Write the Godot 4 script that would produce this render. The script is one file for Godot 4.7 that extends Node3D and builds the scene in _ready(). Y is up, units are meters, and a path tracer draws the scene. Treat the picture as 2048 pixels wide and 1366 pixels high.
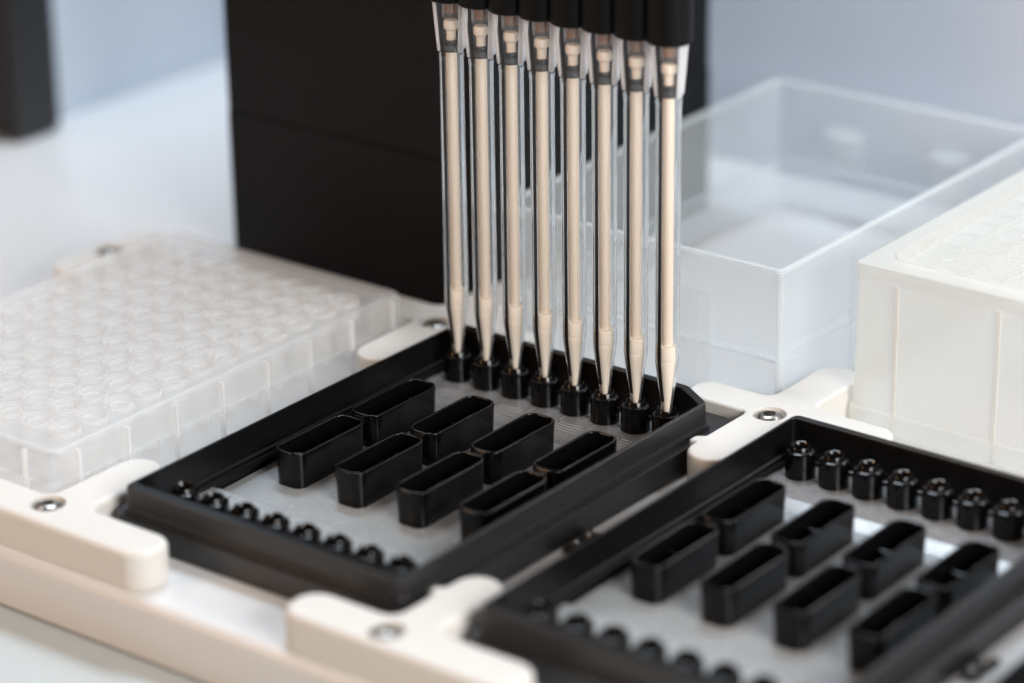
extends Node3D
# A bench-top liquid handler seen close: eight clear filter tips stand in the wells of a black reagent cartridge.
# All sizes below are in millimetres; MM turns them into metres.

const MM := 0.001
const DECK := -11.0      # top of the white deck plate
const FRAME := -2.0      # top of the white locator frames
var mats := {}


# ------------------------------------------------------------------ mesh helpers
class Shape:
	var v := PackedVector3Array()

	func tri(a: Vector3, b: Vector3, c: Vector3) -> void:   # counter-clockwise seen from outside
		v.append(a); v.append(b); v.append(c)

	func quad(a: Vector3, b: Vector3, c: Vector3, d: Vector3) -> void:
		tri(a, b, c); tri(a, c, d)

	func loft(rings: Array, start_cap := true, end_cap := true, closed := false) -> void:
		# rings of points that run in positive (x, z) order; the first is the lowest of an outer wall
		var n: int = rings[0].size()
		for k in range(rings.size() if closed else rings.size() - 1):
			var a: PackedVector3Array = rings[k]
			var b: PackedVector3Array = rings[(k + 1) % rings.size()]
			for i in n:
				var j := (i + 1) % n
				quad(a[i], b[i], b[j], a[j])
		if not closed:
			if start_cap: cap(rings[0], false)
			if end_cap: cap(rings[-1], true)

	func cap(ring: PackedVector3Array, up: bool) -> void:
		var flat := PackedVector2Array()
		for p in ring: flat.append(Vector2(p.x, p.z))
		var idx := Geometry2D.triangulate_polygon(flat)
		for k in range(0, idx.size(), 3):
			var a := ring[idx[k]]; var b := ring[idx[k + 1]]; var c := ring[idx[k + 2]]
			if ((b - a).cross(c - a).y > 0) == up: tri(a, b, c)
			else: tri(a, c, b)

	func lathe(profile: Array, seg := 32, at := Vector3.ZERO, closed := false, caps := true) -> void:
		# profile of Vector2(radius, height), running up the outside
		var rings := []
		for p in profile:
			var ring := PackedVector3Array()
			for i in seg:
				var a: float = TAU * i / seg
				ring.append(at + Vector3(cos(a) * maxf(p.x, 0.0005), p.y, sin(a) * maxf(p.x, 0.0005)))
			rings.append(ring)
		loft(rings, caps and profile[0].x > 0.01 and not closed, caps and profile[-1].x > 0.01 and not closed, closed)

	func box(lo: Vector3, hi: Vector3, bevel := 0.0) -> void:
		var pts := [Vector2(lo.x, lo.z), Vector2(hi.x, lo.z), Vector2(hi.x, hi.z), Vector2(lo.x, hi.z)]
		prism(pts, [bevel, bevel, bevel, bevel], lo.y, hi.y, bevel, bevel, 2, 2)

	static func outline(pts: Array, rad: Array, inset := 0.0, seg := 5) -> PackedVector2Array:
		# a polygon with filleted corners, moved inwards by inset; always the same number of points
		var p := PackedVector2Array(pts)
		var r := rad.duplicate()
		var area := 0.0
		for i in p.size():
			area += p[i].cross(p[(i + 1) % p.size()])
		if area < 0:
			p.reverse(); r.reverse()
		var out := PackedVector2Array()
		var n := p.size()
		for i in n:
			var d1 := (p[i] - p[(i + n - 1) % n]).normalized()
			var d2 := (p[(i + 1) % n] - p[i]).normalized()
			var n1 := Vector2(-d1.y, d1.x)
			var n2 := Vector2(-d2.y, d2.x)
			var bend := (n1 + n2) / (1.0 + n1.dot(n2))
			var convex := d1.cross(d2) > 0
			var corner := p[i] + bend * inset
			var R: float = maxf(r[i] - inset if convex else r[i] + inset, 0.02)
			var sgn := 1.0 if convex else -1.0
			var centre := corner + bend * R * sgn
			var a1 := n1.angle()
			var turn := n1.angle_to(n2)
			for k in seg + 1:
				var a := a1 + turn * k / seg
				out.append(centre - Vector2(cos(a), sin(a)) * R * sgn)
		return out

	static func lift(flat: PackedVector2Array, y: float) -> PackedVector3Array:
		var out := PackedVector3Array()
		for q in flat: out.append(Vector3(q.x, y, q.y))
		return out

	func prism(pts: Array, rad: Array, y0: float, y1: float, bev_top := 0.3, bev_low := 0.0, seg := 5, steps := 3, top := true) -> void:
		var rings := []
		if bev_low > 0:
			for k in steps:
				var a := PI / 2 * k / steps
				rings.append(lift(outline(pts, rad, bev_low * (1 - sin(a)), seg), y0 + bev_low * (1 - cos(a))))
			rings.append(lift(outline(pts, rad, 0, seg), y0 + bev_low))
		else:
			rings.append(lift(outline(pts, rad, 0, seg), y0))
		if bev_top > 0:
			for k in range(0, steps + 1):
				var a := PI / 2 * k / steps
				rings.append(lift(outline(pts, rad, bev_top * (1 - cos(a)), seg), y1 - bev_top * (1 - sin(a))))
		else:
			rings.append(lift(outline(pts, rad, 0, seg), y1))
		loft(rings, true, top)

	func mesh(angle := 38.0) -> ArrayMesh:
		# normals averaged over neighbours that bend less than the angle, weighted by area
		var count := v.size() / 3
		var fn := PackedVector3Array(); fn.resize(count)
		var at := {}
		var keys := []
		keys.resize(v.size())
		for f in count:
			fn[f] = (v[f * 3 + 1] - v[f * 3]).cross(v[f * 3 + 2] - v[f * 3])
			for k in 3:
				var key := Vector3i((v[f * 3 + k] * 5000.0).round())
				keys[f * 3 + k] = key
				if not at.has(key): at[key] = PackedInt32Array()
				at[key].append(f)
		var limit := cos(deg_to_rad(angle))
		var verts := PackedVector3Array()
		var norms := PackedVector3Array()
		for f in count:
			if fn[f].length_squared() < 1e-14: continue
			var own := fn[f].normalized()
			for k in [0, 2, 1]:
				var sum := Vector3.ZERO
				for g in at[keys[f * 3 + k]]:
					if fn[g].length_squared() > 1e-14 and fn[g].normalized().dot(own) > limit: sum += fn[g]
				verts.append(v[f * 3 + k] * 0.001)
				norms.append(sum.normalized())
		var arrays := []
		arrays.resize(Mesh.ARRAY_MAX)
		arrays[Mesh.ARRAY_VERTEX] = verts
		arrays[Mesh.ARRAY_NORMAL] = norms
		var m := ArrayMesh.new()
		m.add_surface_from_arrays(Mesh.PRIMITIVE_TRIANGLES, arrays)
		return m


func v2(x: float, y: float) -> Vector2: return Vector2(x, y)

func rect(x0: float, z0: float, x1: float, z1: float) -> Array:
	return [v2(x0, z0), v2(x1, z0), v2(x1, z1), v2(x0, z1)]

func thing(called: String, label: String, category: String, at := Vector3.ZERO, group := "") -> Node3D:
	var o := Node3D.new()
	o.name = called
	add_child(o, true)
	o.name = numbered(called, o)
	o.position = at * MM
	o.set_meta("label", label); o.set_meta("category", category)
	if group: o.set_meta("group", group)
	return o

var taken := {}
func numbered(called: String, _o: Node = null) -> String:
	var n: int = taken.get(called, -1) + 1
	taken[called] = n
	return called if n == 0 else "%s_%03d" % [called, n]

func part(called: String, s: Variant, material: Material, parent: Node, at := Vector3.ZERO) -> MeshInstance3D:
	var o := MeshInstance3D.new()
	o.mesh = s if s is Mesh else s.mesh()
	o.material_override = material
	var same := 0
	for c in parent.get_children():
		if c.name == called or c.name.begins_with(called + "_0"): same += 1
	o.name = called if same == 0 else "%s_%03d" % [called, same]
	o.position = at * MM
	parent.add_child(o, true)
	return o

func structure(called: String, s: Shape, material: Material) -> void:
	part(called, s, material, self).set_meta("kind", "structure")

func duplicate_thing(o: Node3D, called: String, at: Vector3, label: String) -> Node3D:
	var c: Node3D = o.duplicate()
	c.name = numbered(called)
	add_child(c, true)
	c.position = at * MM
	c.set_meta("label", label)
	return c


# ------------------------------------------------------------------ materials
func noise_texture(seed_: int, frequency: float, low: float, high: float, octaves := 3, side := 512) -> NoiseTexture2D:
	var n := FastNoiseLite.new()
	n.seed = seed_
	n.noise_type = FastNoiseLite.TYPE_SIMPLEX_SMOOTH
	n.frequency = frequency
	n.fractal_octaves = octaves
	var t := NoiseTexture2D.new()
	t.width = side; t.height = side
	t.seamless = true
	t.noise = n
	var g := Gradient.new()
	g.set_color(0, Color(low, low, low)); g.set_color(1, Color(high, high, high))
	t.color_ramp = g
	return t

func relief(seed_: int, frequency: float, strength: float, octaves := 3) -> NoiseTexture2D:
	var t := noise_texture(seed_, frequency, 0.0, 1.0, octaves)
	t.color_ramp = null
	t.as_normal_map = true
	t.bump_strength = strength
	return t

func linear(r: float, g: float, b: float, a := 1.0) -> Color:
	var c := Color(r, g, b).linear_to_srgb()
	c.a = a
	return c

func plastic(r: float, g: float, b: float, rough: float, specular := 0.5) -> StandardMaterial3D:
	var m := StandardMaterial3D.new()
	m.albedo_color = linear(r, g, b)
	m.roughness = rough
	m.metallic_specular = specular
	return m

func grain(m: StandardMaterial3D, height: Texture2D, strength: float, rough: Texture2D, millimetres: float) -> StandardMaterial3D:
	m.uv1_triplanar = true
	m.uv1_scale = Vector3.ONE * (1000.0 / millimetres)
	if height:
		m.normal_enabled = true
		m.normal_texture = height
		m.normal_scale = strength
	if rough:
		m.roughness_texture = rough
		m.roughness_texture_channel = BaseMaterial3D.TEXTURE_CHANNEL_RED
	return m

func frosted(r: float, g: float, b: float, alpha: float, rough: float, back := 0.5) -> StandardMaterial3D:
	var m := plastic(r, g, b, rough)
	m.albedo_color.a = alpha
	m.transparency = BaseMaterial3D.TRANSPARENCY_ALPHA
	m.cull_mode = BaseMaterial3D.CULL_DISABLED
	if back > 0:
		m.backlight_enabled = true
		m.backlight = linear(back, back, back)
	return m

func make_materials() -> void:
	var fine := relief(3, 0.09, 4.0, 3)
	var wavy := relief(11, 0.012, 2.0, 3)
	var rough_black := noise_texture(5, 0.012, 0.8, 1.0, 5)
	var rough_gloss := noise_texture(8, 0.01, 0.65, 1.0, 5)
	mats.frame = grain(plastic(0.645, 0.625, 0.592, 0.5), fine, 0.22, null, 9.0)
	mats.deck = grain(plastic(0.66, 0.667, 0.675, 0.36), null, 0.0, rough_black, 120.0)
	mats.black = grain(plastic(0.004, 0.004, 0.0045, 0.33, 0.36), fine, 0.16, rough_black, 14.0)
	mats.satin = grain(plastic(0.0115, 0.0115, 0.0125, 0.4, 0.5), fine, 0.16, rough_black, 14.0)
	mats.black_gloss = grain(plastic(0.003, 0.003, 0.0034, 0.11, 0.36), null, 0.0, rough_gloss, 30.0)
	mats.tower = grain(plastic(0.004, 0.004, 0.005, 0.5, 0.27), fine, 0.2, rough_black, 20.0)
	mats.nozzle = grain(plastic(0.003, 0.003, 0.0035, 0.45, 0.25), fine, 0.15, null, 14.0)
	mats.floor_plate = grain(plastic(0.20, 0.198, 0.2, 0.32), wavy, 0.012, rough_gloss, 40.0)
	mats.trough_floor = grain(plastic(0.36, 0.38, 0.395, 0.3), wavy, 0.012, rough_gloss, 40.0)
	mats.rod = grain(plastic(0.88, 0.75, 0.625, 0.5), fine, 0.1, null, 6.0)
	mats.seal = grain(plastic(0.88, 0.79, 0.68, 0.55), fine, 0.15, null, 6.0)
	mats.gasket = plastic(0.004, 0.006, 0.010, 0.4)
	mats.stripe = plastic(0.003, 0.003, 0.003, 0.4)
	mats.copper = plastic(0.55, 0.30, 0.16, 0.3)
	mats.copper.metallic = 0.35
	mats.steel = grain(plastic(0.36, 0.345, 0.325, 0.36), null, 0.0, rough_gloss, 8.0)
	mats.steel.metallic = 1.0
	mats.glass = plastic(0.85, 0.9, 0.95, 0.08, 0.6)
	mats.glass.albedo_color.a = 0.02
	mats.glass.transparency = BaseMaterial3D.TRANSPARENCY_ALPHA
	mats.glass.cull_mode = BaseMaterial3D.CULL_DISABLED
	mats.barrel = plastic(0.9, 0.93, 0.95, 0.03)
	mats.barrel.albedo_color.a = 0.02
	mats.barrel.transparency = BaseMaterial3D.TRANSPARENCY_ALPHA
	mats.barrel.refraction_enabled = true
	mats.barrel.refraction_scale = 0.049
	mats.sleeve = plastic(0.85, 0.9, 0.95, 0.08, 0.3)
	mats.sleeve.albedo_color.a = 0.03
	mats.sleeve.transparency = BaseMaterial3D.TRANSPARENCY_ALPHA
	mats.sleeve.cull_mode = BaseMaterial3D.CULL_DISABLED
	mats.smoky = plastic(0.16, 0.12, 0.10, 0.1)
	mats.smoky.albedo_color.a = 0.12
	mats.smoky.transparency = BaseMaterial3D.TRANSPARENCY_ALPHA
	mats.shroud = frosted(0.82, 0.85, 0.9, 0.30, 0.3, 0.6)
	mats.fin = frosted(0.84, 0.86, 0.9, 0.72, 0.3, 0.9)
	mats.plate = frosted(0.76, 0.77, 0.77, 0.34, 0.32, 0.9)
	mats.plate_skirt = frosted(0.86, 0.87, 0.87, 0.24, 0.32, 0.9)
	mats.plate_rib = frosted(0.85, 0.86, 0.86, 0.55, 0.3, 0.8)
	mats.plate_well = frosted(0.8, 0.81, 0.81, 0.22, 0.26, 0.8)
	mats.plate_cup = frosted(0.76, 0.77, 0.77, 0.34, 0.26, 0.8)
	mats.tip_box = frosted(0.70, 0.76, 0.79, 0.24, 0.35, 0.7)
	mats.box_edge = frosted(0.76, 0.81, 0.83, 0.4, 0.35, 0.8)
	mats.box_floor = frosted(0.62, 0.65, 0.70, 0.65, 0.35, 0.5)
	mats.tip_box_rib = frosted(0.72, 0.78, 0.80, 0.2, 0.35, 0.7)
	mats.deep = frosted(0.78, 0.762, 0.665, 0.5, 0.4, 0.9)
	mats.deep_rim = frosted(0.72, 0.712, 0.655, 0.6, 0.35, 0.8)
	mats.deep_well = frosted(0.64, 0.635, 0.58, 0.18, 0.35, 0.9)
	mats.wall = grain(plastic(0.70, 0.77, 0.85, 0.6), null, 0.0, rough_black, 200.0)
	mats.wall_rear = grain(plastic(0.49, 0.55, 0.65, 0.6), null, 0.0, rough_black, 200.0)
	mats.bench = grain(plastic(0.46, 0.50, 0.51, 0.5), null, 0.0, rough_black, 300.0)
	mats.post_face = plastic(0.012, 0.012, 0.013, 0.4)
	mats.panel = plastic(0.8, 0.8, 0.8, 0.6)
	mats.panel.emission_enabled = true
	mats.panel.emission = Color(1, 1, 1)
	mats.panel.emission_energy_multiplier = 0.9


# ------------------------------------------------------------------ light
func light_panel(called: String, at: Vector3, aim: Vector3, size: Vector2, energy: float, colour: Color) -> void:
	var o := thing(called, {"right_soft_light": "large soft white light panel far to the right of the deck", "light_panel": "flat white LED panel hung over the middle of the deck", "side_lamp": "slim LED strip lamp along the rear wall above the boxes", "camera_lamp": "pale softbox lamp high to the left of the deck", "front_lamp": "softbox lamp to the left of the deck front"}[called], "lamp", at)
	var s := Shape.new()
	s.box(Vector3(-size.x / 2, -size.y / 2, 4), Vector3(size.x / 2, size.y / 2, 14), 1.0)
	part("diffuser", s, mats.panel, o)
	o.look_at_from_position(at * MM, aim * MM, Vector3.UP if absf((aim - at).normalized().y) < 0.98 else Vector3.FORWARD)
	var l := AreaLight3D.new()
	l.name = "lamp_light"
	l.area_size = size * MM
	l.area_normalize_energy = true
	l.light_energy = energy
	l.light_color = colour
	l.shadow_enabled = true
	l.set("area_range", 8.0)
	o.add_child(l)


# ------------------------------------------------------------------ cartridge
func make_cartridge(label: String) -> Node3D:
	# origin: the mouth of the far left well
	var o := thing("reagent_cartridge", label, "cartridge", Vector3.ZERO, "black reagent cartridges")
	# rim wall: outer outline with one cut corner, inner outline thinner along the sides
	var outer := [v2(-8.3, -10.8), v2(62.0, -10.8), v2(71.3, -4.8), v2(71.3, 109.8), v2(-8.3, 109.8)]
	var inner := [v2(-7.3, -8.3), v2(61.4, -8.3), v2(70.3, -2.6), v2(70.3, 107.0), v2(-7.3, 107.0)]
	var ro := [2.0, 2.5, 2.5, 3.0, 2.0]
	var ri := [1.2, 2.0, 2.0, 2.2, 1.2]
	var s := Shape.new()
	var rings := []
	for q in [[-4.5, 0.9], [-3.5, 0.9], [-3.3, 1.1], [-3.3, 0.25], [-2.9, 0.06]]:
		rings.append(Shape.lift(Shape.outline(outer, ro, -q[1], 5), q[0]))
	for q in [[1.3, 0.0], [1.75, 0.12], [1.92, 0.4]]:
		rings.append(Shape.lift(Shape.outline(outer, ro, q[1], 5), q[0]))
	s.loft(rings, false, false)
	part("rim_wall", s, mats.satin, o)
	s = Shape.new()
	rings = [rings[-1]]
	for q in [[1.92, -0.12], [1.75, 0.0], [-5.2, 0.25], [-5.5, 1.0], [-6.2, 1.1], [-6.3, 2.0], [-7.2, 2.1]]:
		rings.append(Shape.lift(Shape.outline(inner, ri, q[1], 5), q[0]))
	s.loft(rings, false, false)
	part("inner_wall", s, mats.black, o)
	s = Shape.new()
	var base := [v2(-11.2, -12.6), v2(60.0, -12.6), v2(74.2, -12.6), v2(74.2, 111.6), v2(-11.2, 111.6)]
	var rb := [3.5, 0.1, 3.5, 3.5, 3.5]
	rings = []
	for q in [[DECK + 0.05, 0.4], [DECK + 0.45, 0.0], [-4.85, 0.0], [-4.6, 0.1], [-4.5, 0.35]]:
		rings.append(Shape.lift(Shape.outline(base, rb, q[1], 6), q[0]))
	for y in [-4.5, DECK + 0.3]:
		rings.append(Shape.lift(Shape.outline(outer, ro, -0.6, 6), y))
	s.loft(rings, false, true)
	part("base_flange", s, mats.satin, o)
	# floor: level at both ends, lower under the troughs
	s = Shape.new()
	var prof := [[-8.0, -7.6], [12.0, -7.6], [15.5, -9.0], [79.0, -10.2], [82.5, -8.4], [106.6, -8.4]]
	for k in prof.size() - 1:
		var a: Array = prof[k]; var b: Array = prof[k + 1]
		s = Shape.new()
		s.quad(Vector3(-7, a[1], a[0]), Vector3(-7, b[1], b[0]), Vector3(70, b[1], b[0]), Vector3(70, a[1], a[0]))
		part("trough_floor" if k == 2 else "floor_plate", s, mats.trough_floor if k >= 2 else mats.floor_plate, o)
	# moulded marks on the floor
	s = Shape.new()
	for c in 4:
		var x := 4.5 + 18.0 * c
		var path := []
		for k in 4:
			var z := 7.0 + 1.3 * k
			var flip := 1.0 if k % 2 == 0 else -1.0
			path.append(Vector3(x - 3.6 * flip, -7.6, z)); path.append(Vector3(x + 3.3 * flip, -7.6, z))
			path.append(Vector3(x + 3.9 * flip, -7.6, z + 0.65))
		_ridge(s, path, 0.2)
		for e in [-4.5, 4.5]:
			_ridge(s, [Vector3(x + e, -7.6, 3.9), Vector3(x + e, -7.6, 6.0), Vector3(x + e * 0.85, -7.6, 7.0)], 0.2)
	var marks := part("moulded_mark", s, mats.floor_plate, o)
	marks.set_meta("kind", "stuff")
	s = Shape.new()
	for c in 4:
		var x := 4.5 + 18.0 * c
		for e in [-4.6]:
			_ridge(s, [Vector3(x + e, -8.4, 83.5), Vector3(x + e, -8.4, 95.0)], 0.25)
	marks = part("channel_edge", s, mats.floor_plate, o)
	marks.set_meta("kind", "stuff")
	# sixteen wells
	s = Shape.new()
	s.lathe([v2(3.55, -9.2), v2(3.55, -6.6), v2(3.46, -1.75), v2(3.38, -1.35), v2(3.15, -1.15), v2(2.66, -1.05), v2(2.62, -0.95), v2(2.34, -0.12), v2(2.24, 0.0), v2(2.1, -0.06), v2(1.25, -1.9), v2(1.05, -6.5), v2(0.0, -7.0)], 48)
	var well := s.mesh(30.0)
	for z in [0.0, 99.0]:
		for i in 8:
			part("tube_well", well, mats.black_gloss, o, Vector3(9.0 * i, 0, z))
	s = Shape.new()
	s.box(Vector3(-0.9, -4.2, -0.45), Vector3(0.9, -3.0, 0.45), 0.15)
	var web := s.mesh()
	for z in [0.0, 99.0]:
		for i in 7:
			part("well_bridge", web, mats.black_gloss, o, Vector3(9.0 * i + 4.5, 0, z))
	# eight oblong troughs
	s = Shape.new()
	var tr := rect(-4.4, -12.5, 4.4, 12.5)
	var rr := [3.0, 3.0, 3.0, 3.0]
	rings = []
	for q in [[-10.9, 0.4], [-1.5, 0.0], [-1.25, 0.04], [-1.08, 0.15], [-1.0, 0.34], [-1.0, 0.5], [-1.07, 0.68], [-1.3, 0.82], [-9.0, 1.3]]:
		rings.append(Shape.lift(Shape.outline(tr, rr, q[1], 8), q[0]))
	s.loft(rings, false, true)
	s.box(Vector3(-3.3, -10.2, -2.05), Vector3(3.3, -4.2, -1.55), 0.1)
	s.lathe([v2(0.45, -9.0), v2(0.45, -1.35), v2(0.38, -1.12), v2(0.2, -0.98), v2(0.0, -0.95)], 16, Vector3(3.62, 0, -1.8))
	var trough := s.mesh()
	for z in [30.5, 57.6]:
		for c in 4:
			part("trough", trough, mats.black_gloss, o, Vector3(4.5 + 18.0 * c, 0, z))
	s = Shape.new()
	s.box(Vector3(-1.6, -3.2, -1.3), Vector3(1.6, -1.5, 1.3), 0.2)
	var link := s.mesh()
	for c in 4:
		part("trough_link", link, mats.black_gloss, o, Vector3(4.5 + 18.0 * c, 0, 44.05))
	return o

func _ridge(s: Shape, path: Array, w: float) -> void:
	# a low rounded ridge along a path on a floor
	for k in path.size() - 1:
		var a: Vector3 = path[k]; var b: Vector3 = path[k + 1]
		var d := (b - a).normalized()
		var side := Vector3(-d.z, 0, d.x) * w
		var up := Vector3(0, 0.13, 0)
		a -= d * 0.05; b += d * 0.05
		s.quad(a - side, b - side, b - side * 0.4 + up, a - side * 0.4 + up)
		s.quad(a - side * 0.4 + up, b - side * 0.4 + up, b + side * 0.4 + up, a + side * 0.4 + up)
		s.quad(a + side * 0.4 + up, b + side * 0.4 + up, b + side, a + side)
	for k in s.v.size() / 3:
		pass


# ------------------------------------------------------------------ pipette tips
func make_tip(label: String) -> Node3D:
	var o := thing("pipette_tip", label, "pipette tip", Vector3.ZERO, "pipette tips standing in the far row of wells")
	var s := Shape.new()
	# clear barrel: outside going up, inside coming down
	s.lathe([v2(0.75, -2.4), v2(0.95, -2.0), v2(2.82, 11.2), v2(2.97, 12.6), v2(2.97, 14), v2(2.97, 75.2), v2(3.12, 75.6), v2(3.12, 76.4), v2(2.97, 76.8), v2(2.97, 79.0)], 40, Vector3.ZERO, false, false)
	part("barrel", s, mats.glass, o)
	for a in [-16.0, 106.0, 164.0, 286.0]:
		part("barrel_rib", _edge_glass(deg_to_rad(a), deg_to_rad(18.0)), mats.barrel, o)  # added glass sectors, shaped for the bright bands along the barrel edges
	s = Shape.new()
	s.lathe([v2(0.0, 13.0), v2(1.35, 13.2), v2(1.35, 79.8), v2(1.15, 80.3), v2(1.15, 82.0), v2(1.3, 82.4), v2(1.75, 82.9), v2(1.75, 84.3), v2(1.5, 84.8), v2(0.0, 85.0)], 32)
	part("plunger_rod", s, mats.rod, o)
	s = Shape.new()
	s.lathe([v2(0.45, -1.4), v2(0.6, -1.0), v2(2.2, 10.9), v2(2.3, 11.6), v2(2.3, 12.3), v2(2.22, 12.45), v2(2.3, 12.6), v2(2.42, 13.4), v2(2.42, 15.9), v2(2.3, 16.2), v2(1.36, 16.3)], 36)
	part("plunger_seal", s, mats.seal, o)
	s = Shape.new()
	s.lathe([v2(1.36, 77.3), v2(2.4, 77.3), v2(2.5, 77.5), v2(2.5, 79.8), v2(2.4, 80.0), v2(1.17, 80.0)], 32)
	part("gasket", s, mats.gasket, o)
	# black line that runs down the barrel and ends, rounded, above the mouth
	part("black_line", _strip(0.47, [v2(4.12, 91.5), v2(3.62, 84.0), v2(3.2, 78.5), v2(3.02, 76.0), v2(3.02, 13.0), v2(2.9, 11.4), v2(1.62, 2.2)], deg_to_rad(93.5)), mats.stripe, o)
	# clear sleeve at the top with four fins
	s = Shape.new()
	s.lathe([v2(3.12, 78.0), v2(3.55, 84.0), v2(4.1, 92.6)], 32, Vector3.ZERO, false, false)
	part("sleeve", s, mats.sleeve, o)
	s = Shape.new()
	s.lathe([v2(0.0, 85.6), v2(1.9, 85.6), v2(2.15, 86.0), v2(2.15, 92.6), v2(1.9, 92.6), v2(1.9, 86.4), v2(0.0, 86.2)], 28)
	part("inner_cup", s, mats.smoky, o)
	s = Shape.new()
	var prof := [v2(0.0, 86.5)]
	for k in 14:
		prof.append(v2(1.35, 86.6 + k * 0.42)); prof.append(v2(1.65, 86.8 + k * 0.42))
	prof.append(v2(0.0, 92.6))
	s.lathe(prof, 24)
	part("threaded_core", s, mats.copper, o)
	for q in [[22.0, -10.0, 77.2], [-14.0, -56.0, 77.8], [114.0, 134.0, 77.4], [138.0, 158.0, 78.3]]:
		part("fin", _lobe(deg_to_rad(q[0]), deg_to_rad(q[1]), q[2]), mats.fin, o)
	return o

func _edge_glass(mid: float, half: float) -> Shape:
	# a thick clear sector added inside the barrel to refract bright edge bands
	var s := Shape.new()
	var rings := []
	for q in [[-1.6, 0.98], [11.2, 2.76], [12.6, 2.92], [76.6, 2.92]]:
		var ring := PackedVector3Array()
		for k in 9:
			var a := mid - half + 2 * half * k / 8.0
			ring.append(Vector3(cos(a) * q[1], q[0], sin(a) * q[1]))
		for k in 9:
			var a := mid + (half - 2 * half * k / 8.0) * 0.94
			var thin: float = q[1] - minf(0.45, q[1] * 0.2)
			ring.append(Vector3(cos(a) * thin, q[0], sin(a) * thin))
		rings.append(ring)
	s.loft(rings)
	return s

func _lobe(a0: float, a1: float, low: float) -> Shape:
	# one flute of the sleeve: a slightly flared curved plate with a rounded lower end
	var s := Shape.new()
	var rings := []
	for q in [[low, 0.45, 3.3], [low + 0.3, 0.8, 3.35], [low + 0.9, 1.0, 3.42], [84.0, 1.0, 3.85], [91.0, 1.0, 4.4], [92.6, 0.95, 4.5]]:
		var ring := PackedVector3Array()
		var mid := (a0 + a1) / 2
		var half: float = absf(a1 - a0) / 2 * q[1]
		for k in 7:
			var a := mid - half + 2 * half * k / 6.0
			ring.append(Vector3(cos(a) * (q[2] + 0.12 * sin(PI * k / 6.0)), q[0], sin(a) * (q[2] + 0.12 * sin(PI * k / 6.0))))
		for k in 7:
			var a := mid + half - 2 * half * k / 6.0
			ring.append(Vector3(cos(a) * (q[2] - 0.4), q[0], sin(a) * (q[2] - 0.4)))
		rings.append(ring)
	s.loft(rings)
	return s

func _strip(half: float, line: Array, angle: float) -> Shape:
	# a thin raised line that follows a barrel's wall
	var s := Shape.new()
	var rings := []
	var out := Vector3(cos(angle), 0, sin(angle))
	var side := Vector3(-sin(angle), 0, cos(angle)) * half
	for k in range(line.size() - 1, -1, -1):
		var q: Vector2 = line[k]
		var c := out * q.x + Vector3(0, q.y, 0)
		var t := out * 0.16
		rings.append(PackedVector3Array([c - side - t * 0.6, c - side * 0.9 + t * 0.3, c + t * 0.5, c + side * 0.9 + t * 0.3, c + side - t * 0.6, c - t]))
	s.loft(rings)
	return s


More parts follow.
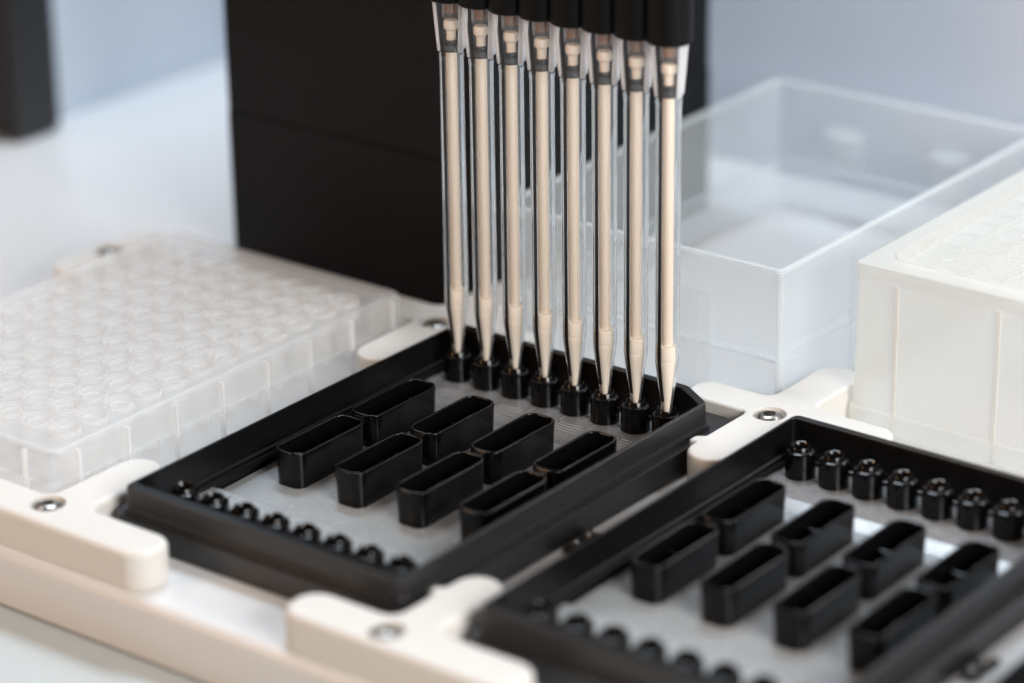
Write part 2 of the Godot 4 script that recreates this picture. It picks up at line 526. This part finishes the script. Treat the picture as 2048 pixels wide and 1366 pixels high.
# ------------------------------------------------------------------ locator frames
func cross(called_label: String, cx: float, cz: float, arms: Dictionary, screw_at: Vector2, tabs: Array) -> void:
	# arms: lengths left, right (along x) and back, front (along z); half widths hx (of the z arm) and hz (of the x arm)
	var bevel: float = 1.5 if arms.front == 0.0 else 0.9
	var hx: float = arms.hx; var hz: float = arms.hz
	var pts := []; var rad := []
	var f: float = 3.0
	var add := func(x: float, z: float, r: float) -> void:
		pts.append(v2(x, z)); rad.append(r)
	# round the outline, starting at the back arm
	var e := hx * 0.98
	var ez := hz * 0.9
	if arms.back > hz:
		add.call(-hx, -arms.back, e); add.call(hx, -arms.back, e); add.call(hx, -hz, f)
	if arms.right > hx:
		add.call(arms.right, -hz, ez); add.call(arms.right, hz, ez)
	if arms.front > hz:
		if arms.right > hx: add.call(hx, hz, 1.8)
		if tabs.size() > 0:
			for q in [[0.0, 3.4, 0.6], [1.9, 2.2, 1.3], [1.9, -0.2, 1.1], [0.0, -1.4, 0.5]]:
				pass
		add.call(hx, arms.front, e); add.call(-hx, arms.front, e)
		for t in tabs:
			add.call(-hx, t + 1.6, 0.8); add.call(-hx - 2.1, t + 1.4, 0.7); add.call(-hx - 2.1, t - 1.2, 1.0); add.call(-hx, t - 2.6, 1.0)
		add.call(-hx, hz, 1.8)
	if arms.left > hx:
		add.call(-arms.left, hz, ez); add.call(-arms.left, -hz, ez)
	if arms.back > hz:
		add.call(-hx, -hz, f)
	if arms.back > hz and tabs.size() > 0 and arms.front <= hz:
		var at := pts.size()
		for t in tabs:
			add.call(-hx, -t + 2.6, 1.0); add.call(-hx - 2.1, -t + 1.2, 1.0); add.call(-hx - 2.1, -t - 1.4, 0.7); add.call(-hx, -t - 1.6, 0.8)
	var o := thing("deck_locator", called_label, "deck locator", Vector3(cx, 0, cz), "white locator frames screwed to the deck")
	var s := Shape.new()
	s.prism(pts, rad, DECK + 0.02, FRAME, bevel, 0.0, 7, 5, false)
	# top face with a hole for the screw, then the counterbore
	var top := Shape.outline(pts, rad, bevel, 7)
	var hole := PackedVector2Array()
	var sx := screw_at.x - cx; var sz := screw_at.y - cz
	for k in 40:
		hole.append(v2(sx + 4.2 * cos(TAU * k / 40.0), sz + 4.2 * sin(TAU * k / 40.0)))
	_face_with_hole(s, top, hole, FRAME)
	var low := PackedVector2Array()
	for k in 40:
		low.append(v2(sx + 3.7 * cos(TAU * k / 40.0), sz + 3.7 * sin(TAU * k / 40.0)))
	for k in 40:
		var j := (k + 1) % 40
		s.quad(Vector3(hole[k].x, FRAME, hole[k].y), Vector3(hole[j].x, FRAME, hole[j].y), Vector3(low[j].x, FRAME - 1.6, low[j].y), Vector3(low[k].x, FRAME - 1.6, low[k].y))
	s.cap(Shape.lift(low, FRAME - 1.6), true)
	part("frame_body", s, mats.frame, o)
	# button-head screw with a hexagonal socket
	s = Shape.new()
	var head := [v2(3.3, -1.55), v2(3.3, -1.1), v2(3.0, -0.5), v2(2.4, -0.05), v2(1.75, 0.15)]
	var rings := []
	for q in head:
		var r := PackedVector3Array()
		for k in 36: r.append(Vector3(q.x * cos(TAU * k / 36), q.y, q.x * sin(TAU * k / 36)))
		rings.append(r)
	for q in [[1.45, 0.1], [1.4, -1.2]]:
		var r := PackedVector3Array()
		for k in 36:
			var a := TAU * k / 36
			var hexr: float = q[0] / cos(fposmod(a, PI / 3) - PI / 6)
			r.append(Vector3(hexr * cos(a), q[1], hexr * sin(a)))
		rings.append(r)
	s.loft(rings, false, true)
	part("screw", s, mats.steel, o, Vector3(sx, FRAME, sz))

func _face_with_hole(s: Shape, outer: PackedVector2Array, hole: PackedVector2Array, y: float) -> void:
	# a keyhole polygon: outer outline, a bridge, the hole backwards
	var bi := 0; var bj := 0; var best := 1e9
	for i in outer.size():
		for j in hole.size():
			var d := outer[i].distance_squared_to(hole[j])
			if d < best:
				best = d; bi = i; bj = j
	var p := PackedVector2Array()
	for i in outer.size() + 1: p.append(outer[(bi + i) % outer.size()])
	for j in hole.size() + 1: p.append(hole[(bj + hole.size() - j) % hole.size()])
	var nudge := (hole[bj] - outer[bi]).orthogonal().normalized() * 0.002
	p[outer.size()] += nudge * -1.0
	p[outer.size() + 1] += nudge * -1.0
	var idx := Geometry2D.triangulate_polygon(p)
	if idx.is_empty(): push_error("frame top not filled")
	for k in range(0, idx.size(), 3):
		var a := Vector3(p[idx[k]].x, y, p[idx[k]].y); var b := Vector3(p[idx[k + 1]].x, y, p[idx[k + 1]].y); var c := Vector3(p[idx[k + 2]].x, y, p[idx[k + 2]].y)
		if (b - a).cross(c - a).y > 0: s.tri(a, b, c)
		else: s.tri(a, c, b)


# ------------------------------------------------------------------ plates and boxes
func make_plate() -> void:
	var o := thing("well_plate", "clear plate of ninety-six round wells left of the black tip cartridge", "well plate", Vector3(-68.5, 0, 49.5))
	var body := rect(-41.9, -63.0, 41.9, 63.0)
	var r := [5.0, 5.0, 5.0, 5.0]
	var s := Shape.new()
	var rings := []
	for q in [[-2.7, 0.0], [3.6, 0.25], [4.6, 0.7], [5.0, 1.6], [5.0, 2.6], [4.2, 3.0], [3.6, 3.6]]:
		rings.append(Shape.lift(Shape.outline(body, r, q[1], 6), q[0]))
	s.loft(rings, false, true)
	part("top_deck", s, mats.plate, o)
	s = Shape.new()
	rings = []
	for q in [[DECK + 0.05, -0.8], [-3.1, -0.6], [-2.6, -0.4], [-2.5, 0.3], [-3.0, 0.6]]:
		rings.append(Shape.lift(Shape.outline(body, r, q[1], 6), q[0]))
	s.loft(rings, false, false)
	part("skirt", s, mats.plate_skirt, o)
	# stiffening ribs round the side walls
	s = Shape.new()
	s.box(Vector3(-0.5, DECK + 0.1, -0.4), Vector3(0.75, 4.4, 0.4), 0.1)
	var rib := s.mesh()
	for k in 8:
		part("rib", rib, mats.plate_rib, o, Vector3(41.9, 0, 56.0 - 16.0 * k))
	for k in 5:
		part("rib", rib, mats.plate_rib, o, Vector3(32.0 - 16.0 * k, 0, 63.0)).rotation.y = -PI / 2
	s = Shape.new()
	s.lathe([v2(3.9, -1.0), v2(3.95, 5.0), v2(3.88, 5.2), v2(3.75, 5.2), v2(3.68, 5.0), v2(3.62, 0.2), v2(2.7, -0.6)], 28, Vector3.ZERO, false, false)
	var ring := s.mesh(40.0)
	s = Shape.new()
	s.lathe([v2(0.0, -9.6), v2(2.2, -9.5), v2(2.65, 3.9), v2(2.55, 4.15), v2(2.4, 4.0), v2(2.38, 3.0)], 24, Vector3.ZERO, false, false)
	var cup := s.mesh(40.0)
	for z in 12:
		for x in 8:
			var w := part("well", ring, mats.plate_well, o, Vector3(-31.5 + 9.0 * x, 0, 49.5 - 9.0 * z))
			part("cup", cup, mats.plate_cup, w)


func make_tip_box() -> void:
	# open empty box behind the cartridge
	var o := thing("empty_box", "empty open-topped clear plastic box behind the tips", "box", Vector3(31.5, 0, -97.5))
	var wall := rect(-42.7, -65.5, 42.7, 65.5)
	var r := [2.0, 2.0, 2.0, 2.0]
	var s := Shape.new()
	var rings := []
	for q in [[4.2, 0.0], [26.7, -0.1], [27.0, 0.25], [27.0, 0.9], [26.8, 1.1], [4.2, 1.3], [4.0, 4.5], [3.2, 4.5], [3.0, 0.2]]:
		rings.append(Shape.lift(Shape.outline(wall, r, q[1], 5), q[0]))
	s.loft(rings, false, false, true)
	part("upper_wall", s, mats.tip_box, o)
	s = Shape.new()
	s.prism(Shape.outline(wall, r, 1.5, 1) as Array, [1.0, 1.0, 1.0, 1.0, 1.0, 1.0, 1.0, 1.0], 2.2, 3.0, 0.2, 0.0, 2, 2)
	part("floor", s, mats.box_floor, o)
	s = Shape.new()
	rings = []
	for q in [[DECK + 0.05, 0.2], [2.9, 0.4], [2.9, 1.3], [DECK + 0.05, 1.3]]:
		rings.append(Shape.lift(Shape.outline(wall, r, q[1], 5), q[0]))
	s.loft(rings, false, false, true)
	part("lower_wall", s, mats.tip_box, o)
	s = Shape.new()
	rings = []
	for q in [[26.3, -0.12], [27.05, 0.0], [27.15, 0.25], [27.15, 0.85], [27.05, 1.15], [26.3, 1.4]]:
		rings.append(Shape.lift(Shape.outline(wall, r, q[1], 5), q[0]))
	s.loft(rings, false, false, true)
	part("rim", s, mats.box_edge, o)
	s = Shape.new()
	s.box(Vector3(40.9, DECK + 0.3, 63.7), Vector3(42.6, 26.0, 65.4), 0.7)
	part("corner_post", s, mats.box_edge, o)
	s = Shape.new()
	s.box(Vector3(-24.0, DECK + 0.2, 65.65), Vector3(18.6, 17.6, 66.4), 0.4)
	part("front_panel", s, mats.tip_box_rib, o)
	s = Shape.new()
	s.box(Vector3(18.7, DECK + 0.2, 65.7), Vector3(23.0, 17.8, 66.7), 0.4)
	part("front_rib", s, mats.tip_box_rib, o)
	s = Shape.new()
	s.box(Vector3(42.8, DECK + 0.2, 8.0), Vector3(43.6, 21.0, 34.0), 0.3)
	part("side_panel", s, mats.tip_box_rib, o)
	for x in [-17.0, 16.5]:
		s = Shape.new()
		s.box(Vector3(x - 4.5, 3.1, -64.0), Vector3(x + 4.5, 15.0, -61.5), 0.5)
		s.box(Vector3(x - 5.0, 15.2, -64.0), Vector3(x + 5.0, 17.0, -57.0), 0.5)
		part("rear_rib", s, mats.tip_box_rib, o)


func make_deep_plate() -> void:
	var o := thing("deep_well_plate", "tall cream deep-well plate beside the empty clear box", "deep-well plate", Vector3(132.0, 0, -102.0))
	var wall := rect(-42.0, -63.0, 42.0, 63.0)
	var r := [1.5, 1.5, 1.5, 1.5]
	var s := Shape.new()
	var rings := []
	for q in [[DECK + 0.05, -0.7], [-6.0, -0.7], [-5.6, 0.0], [27.5, 0.5]]:
		rings.append(Shape.lift(Shape.outline(wall, r, q[1], 5), q[0]))
	s.loft(rings, false, false)
	part("side_wall", s, mats.deep, o)
	# rim: a broad flat lip round a sunken field of wells
	var field := rect(-36.5, -57.0, 36.5, 56.5)
	var fr := [5.0, 5.0, 5.0, 5.0]
	var lip := [3.0, 3.0, 3.0, 3.0]
	s = Shape.new()
	rings = []
	for q in [[27.5, 0.0], [30.2, -0.1], [30.9, 0.2], [31.0, 0.6]]:
		rings.append(Shape.lift(Shape.outline(wall, r, q[1], 6), q[0]))
	for q in [[31.0, -0.5], [31.4, -0.2], [31.4, 0.1], [29.0, 0.4]]:
		rings.append(Shape.lift(Shape.outline(field, fr, q[1], 6), q[0]))
	s.loft(rings, false, true)
	part("rim", s, mats.deep_rim, o)
	s = Shape.new()
	s.box(Vector3(-0.5, DECK + 0.1, -0.3), Vector3(0.5, 27.2, 0.6), 0.15)
	var rib := s.mesh()
	for x in [-30.0, -3.0, 24.0]:
		part("rib", rib, mats.deep_rim, o, Vector3(x, 0, 63.0))
	s = Shape.new()
	var sq := rect(-4.1, -4.1, 4.1, 4.1)
	rings = []
	for q in [[28.9, 0.0], [29.4, 0.1], [29.5, 0.25], [29.4, 0.4], [18.0, 0.7]]:
		rings.append(Shape.lift(Shape.outline(sq, [1.4, 1.4, 1.4, 1.4], q[1], 4), q[0]))
	s.loft(rings, false, true)
	var well := s.mesh()
	for z in 12:
		for x in 8:
			part("well", well, mats.deep_well, o, Vector3(-31.5 + 9.0 * x, 0, 49.5 - 9.0 * z))


# ------------------------------------------------------------------ scene
func _ready() -> void:
	var camera := Camera3D.new()
	camera.name = "camera"
	var lens := CameraAttributesPhysical.new()
	lens.frustum_focal_length = 105.14
	lens.frustum_focus_distance = 0.708
	lens.exposure_aperture = 5.6
	lens.frustum_near = 0.05
	lens.frustum_far = 20.0
	camera.attributes = lens
	add_child(camera)
	var yaw := -0.6578; var pitch := -0.3877; var roll := -0.0140
	var fwd := Vector3(sin(yaw) * cos(pitch), sin(pitch), -cos(yaw) * cos(pitch))
	var r0 := Vector3(cos(yaw), 0, sin(yaw))
	var u0 := r0.cross(fwd)
	var right := r0 * cos(roll) + u0 * sin(roll)
	var up := -r0 * sin(roll) + u0 * cos(roll)
	camera.transform = Transform3D(Basis(right, up, -fwd), Vector3(431.05, 282.66, 535.85) * MM)
	camera.near = 0.05
	camera.far = 20.0
	camera.current = true

	var around := WorldEnvironment.new()
	around.name = "environment"
	var env := Environment.new()
	env.background_mode = Environment.BG_COLOR
	env.background_color = linear(0.20, 0.12, 0.062)
	env.tonemap_mode = Environment.TONE_MAPPER_LINEAR
	env.tonemap_exposure = 0.93
	env.sdfgi_enabled = true
	env.ssao_enabled = true
	env.ssil_enabled = true
	around.environment = env
	add_child(around)

	make_materials()

	light_panel("light_panel", Vector3(-130, 560, -150), Vector3(-130, 0, -150), Vector2(360, 120), 0.46, Color(0.90, 0.955, 1.0))
	light_panel("right_soft_light", Vector3(730, 310, 255), Vector3(30, 20, 10), Vector2(420, 260), 0.68, Color(1, 0.99, 0.975))  # unseen soft panel, added to brighten the rods and faces turned right
	light_panel("side_lamp", Vector3(160, 205, -172), Vector3(75, 0, 60), Vector2(320, 26), 0.032, Color(1, 0.99, 0.98))
	light_panel("front_lamp", Vector3(-300, 200, 580), Vector3(20, 0, 30), Vector2(100, 100), 0.095, Color(1, 0.74, 0.48))

	light_panel("camera_lamp", Vector3(-330, 470, 270), Vector3(20, 0, 30), Vector2(170, 170), 0.05, Color(1, 0.99, 0.98))

	# deck, bench, walls
	var s := Shape.new()
	s.prism(rect(-243.0, -190.0, 600.0, 130.5), [1.0, 1.0, 3.0, 3.0], DECK - 14.6, DECK, 3.0, 1.0, 4, 5)
	structure("deck", s, mats.deck)
	s = Shape.new()
	s.box(Vector3(-700, -60, -400), Vector3(900, -25.8, 700), 0.0)
	structure("bench", s, mats.bench)
	s = Shape.new()
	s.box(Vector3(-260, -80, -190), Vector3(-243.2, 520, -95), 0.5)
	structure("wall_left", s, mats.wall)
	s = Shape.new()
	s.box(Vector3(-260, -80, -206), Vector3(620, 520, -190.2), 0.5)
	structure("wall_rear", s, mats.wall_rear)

	# black tower and post behind
	var o := thing("tower_module", "tall black module with a faint seam behind the tips", "instrument module", Vector3(-69, 0, -40))
	s = Shape.new()
	s.prism(rect(-43.0, -110.0, 43.0, -0.3), [0.8, 0.8, 0.8, 0.8], 31.1, 240.0, 0.4, 0.2, 3, 2)
	part("upper_cover", s, mats.tower, o)
	s = Shape.new()
	s.prism(rect(-43.0, -110.4, 43.2, 0.0), [0.8, 0.8, 0.8, 0.8], DECK + 0.05, 31.0, 0.4, 0.0, 3, 2)
	part("lower_cover", s, mats.tower, o)
	o = thing("post", "dark post with a rounded edge at the left wall", "post", Vector3(-250, 0, -83))
	s = Shape.new()
	s.prism(rect(-40, -11.0, 18.5, 11.0), [0.5, 6.0, 2.0, 0.5], DECK + 0.05, 400.0, 0.5, 3.0, 5, 3)
	part("column", s, mats.post_face, o)
	s = Shape.new()
	s.prism(rect(-40, 11.1, 15.5, 12.0), [0.2, 0.2, 0.2, 0.2], DECK + 3.0, 396.0, 0.1, 0.1, 3, 2)
	part("front_plate", s, mats.post_face, o)

	# cartridges
	var cart := make_cartridge("black cartridge with the eight tips standing in its wells")
	duplicate_thing(cart, "reagent_cartridge", Vector3(100, 0, -0.6), "black cartridge without tips in front of the cream deep-well plate")
	duplicate_thing(cart, "reagent_cartridge", Vector3(200, 0, -0.6), "black cartridge of which a corner shows at the lower right edge")

	# tips and the head that holds them
	var places := ["leftmost pipette tip, nearest the left wall of the black cartridge", "second pipette tip from the left in the row of eight", "third pipette tip from the left in the row of eight", "fourth pipette tip from the left in the row of eight", "fourth pipette tip from the right in the row of eight", "third pipette tip from the right in the row of eight", "second pipette tip from the right in the row of eight", "rightmost pipette tip, nearest the cut corner of the black cartridge"]
	var tip := make_tip(places[0])
	for i in range(1, 8):
		duplicate_thing(tip, "pipette_tip", Vector3(9.0 * i, 0, 0), places[i])
	o = thing("multichannel_pipette", "black eight-channel pipette gripping the tips from above", "pipette", Vector3(0, 90, 0))
	for i in 8:
		s = Shape.new()
		var dy := 0.03 * (i % 2)
		s.lathe([v2(4.0, 0.9 + dy), v2(5.0, 0.0 + dy), v2(5.4, 0.35 + dy), v2(5.4, 40.0)], 36)
		part("nozzle", s, mats.nozzle, o, Vector3(9.0 * i, 0, 0))
	s = Shape.new()
	s.box(Vector3(-6.5, 38.0, -9.0), Vector3(69.5, 120.0, 7.0), 1.0)
	part("housing", s, mats.nozzle, o)

	for k in 2:
		o = thing("spring_clip", ["small black clip with shiny studs between the tip cartridge and its neighbour", "small black clip with shiny studs at the lower right corner"][k], "clip", Vector3(76.9 + 100.0 * k, 0, 53.0), "clips between the cartridges")
		s = Shape.new()
		s.box(Vector3(-1.9, DECK + 0.05, -6.0), Vector3(1.9, DECK + 1.1, 5.0), 0.4)
		part("clip_body", s, mats.black, o)
		s = Shape.new()
		s.lathe([v2(0.95, 0.0), v2(0.95, 0.3), v2(0.75, 0.75), v2(0.4, 0.95), v2(0.0, 1.0)], 24)
		var stud := s.mesh()
		for z in [-4.8, -2.5, 2.2]:
			part("stud", stud, mats.steel, o, Vector3(-0.4, DECK + 1.0, z))

	make_plate()
	make_tip_box()
	make_deep_plate()

	cross("white locator frame left of the tip cartridge's front corner", -18.5, 122.5, {"left": 31.0, "right": 33.0, "back": 33.5, "front": 0.0, "hx": 6.2, "hz": 6.0}, v2(-21.5, 120.5), [])
	cross("white locator frame in the foreground between the two cartridges", 81.3, 122.8, {"left": 28.0, "right": 33.0, "back": 32.0, "front": 0.0, "hx": 5.8, "hz": 6.2}, v2(78.5, 123.0), [21.0])
	cross("white cross-shaped locator frame with a sharp screw behind the second cartridge", 82.5, -19.2, {"left": 25.0, "right": 30.0, "back": 31.0, "front": 34.5, "hx": 5.9, "hz": 5.4}, v2(82.0, -15.2), [25.5])
	cross("white locator frame behind the left corner of the tip cartridge", -18.5, -19.2, {"left": 25.0, "right": 26.0, "back": 31.0, "front": 33.0, "hx": 6.2, "hz": 5.4}, v2(-19.0, -14.5), [])
	cross("blurred white locator frame at the far left corner of the well plate", -124.5, -9.0, {"left": 0.0, "right": 0.0, "back": 14.0, "front": 24.0, "hx": 6.2, "hz": 5.4}, v2(-124.7, -4.0), [])
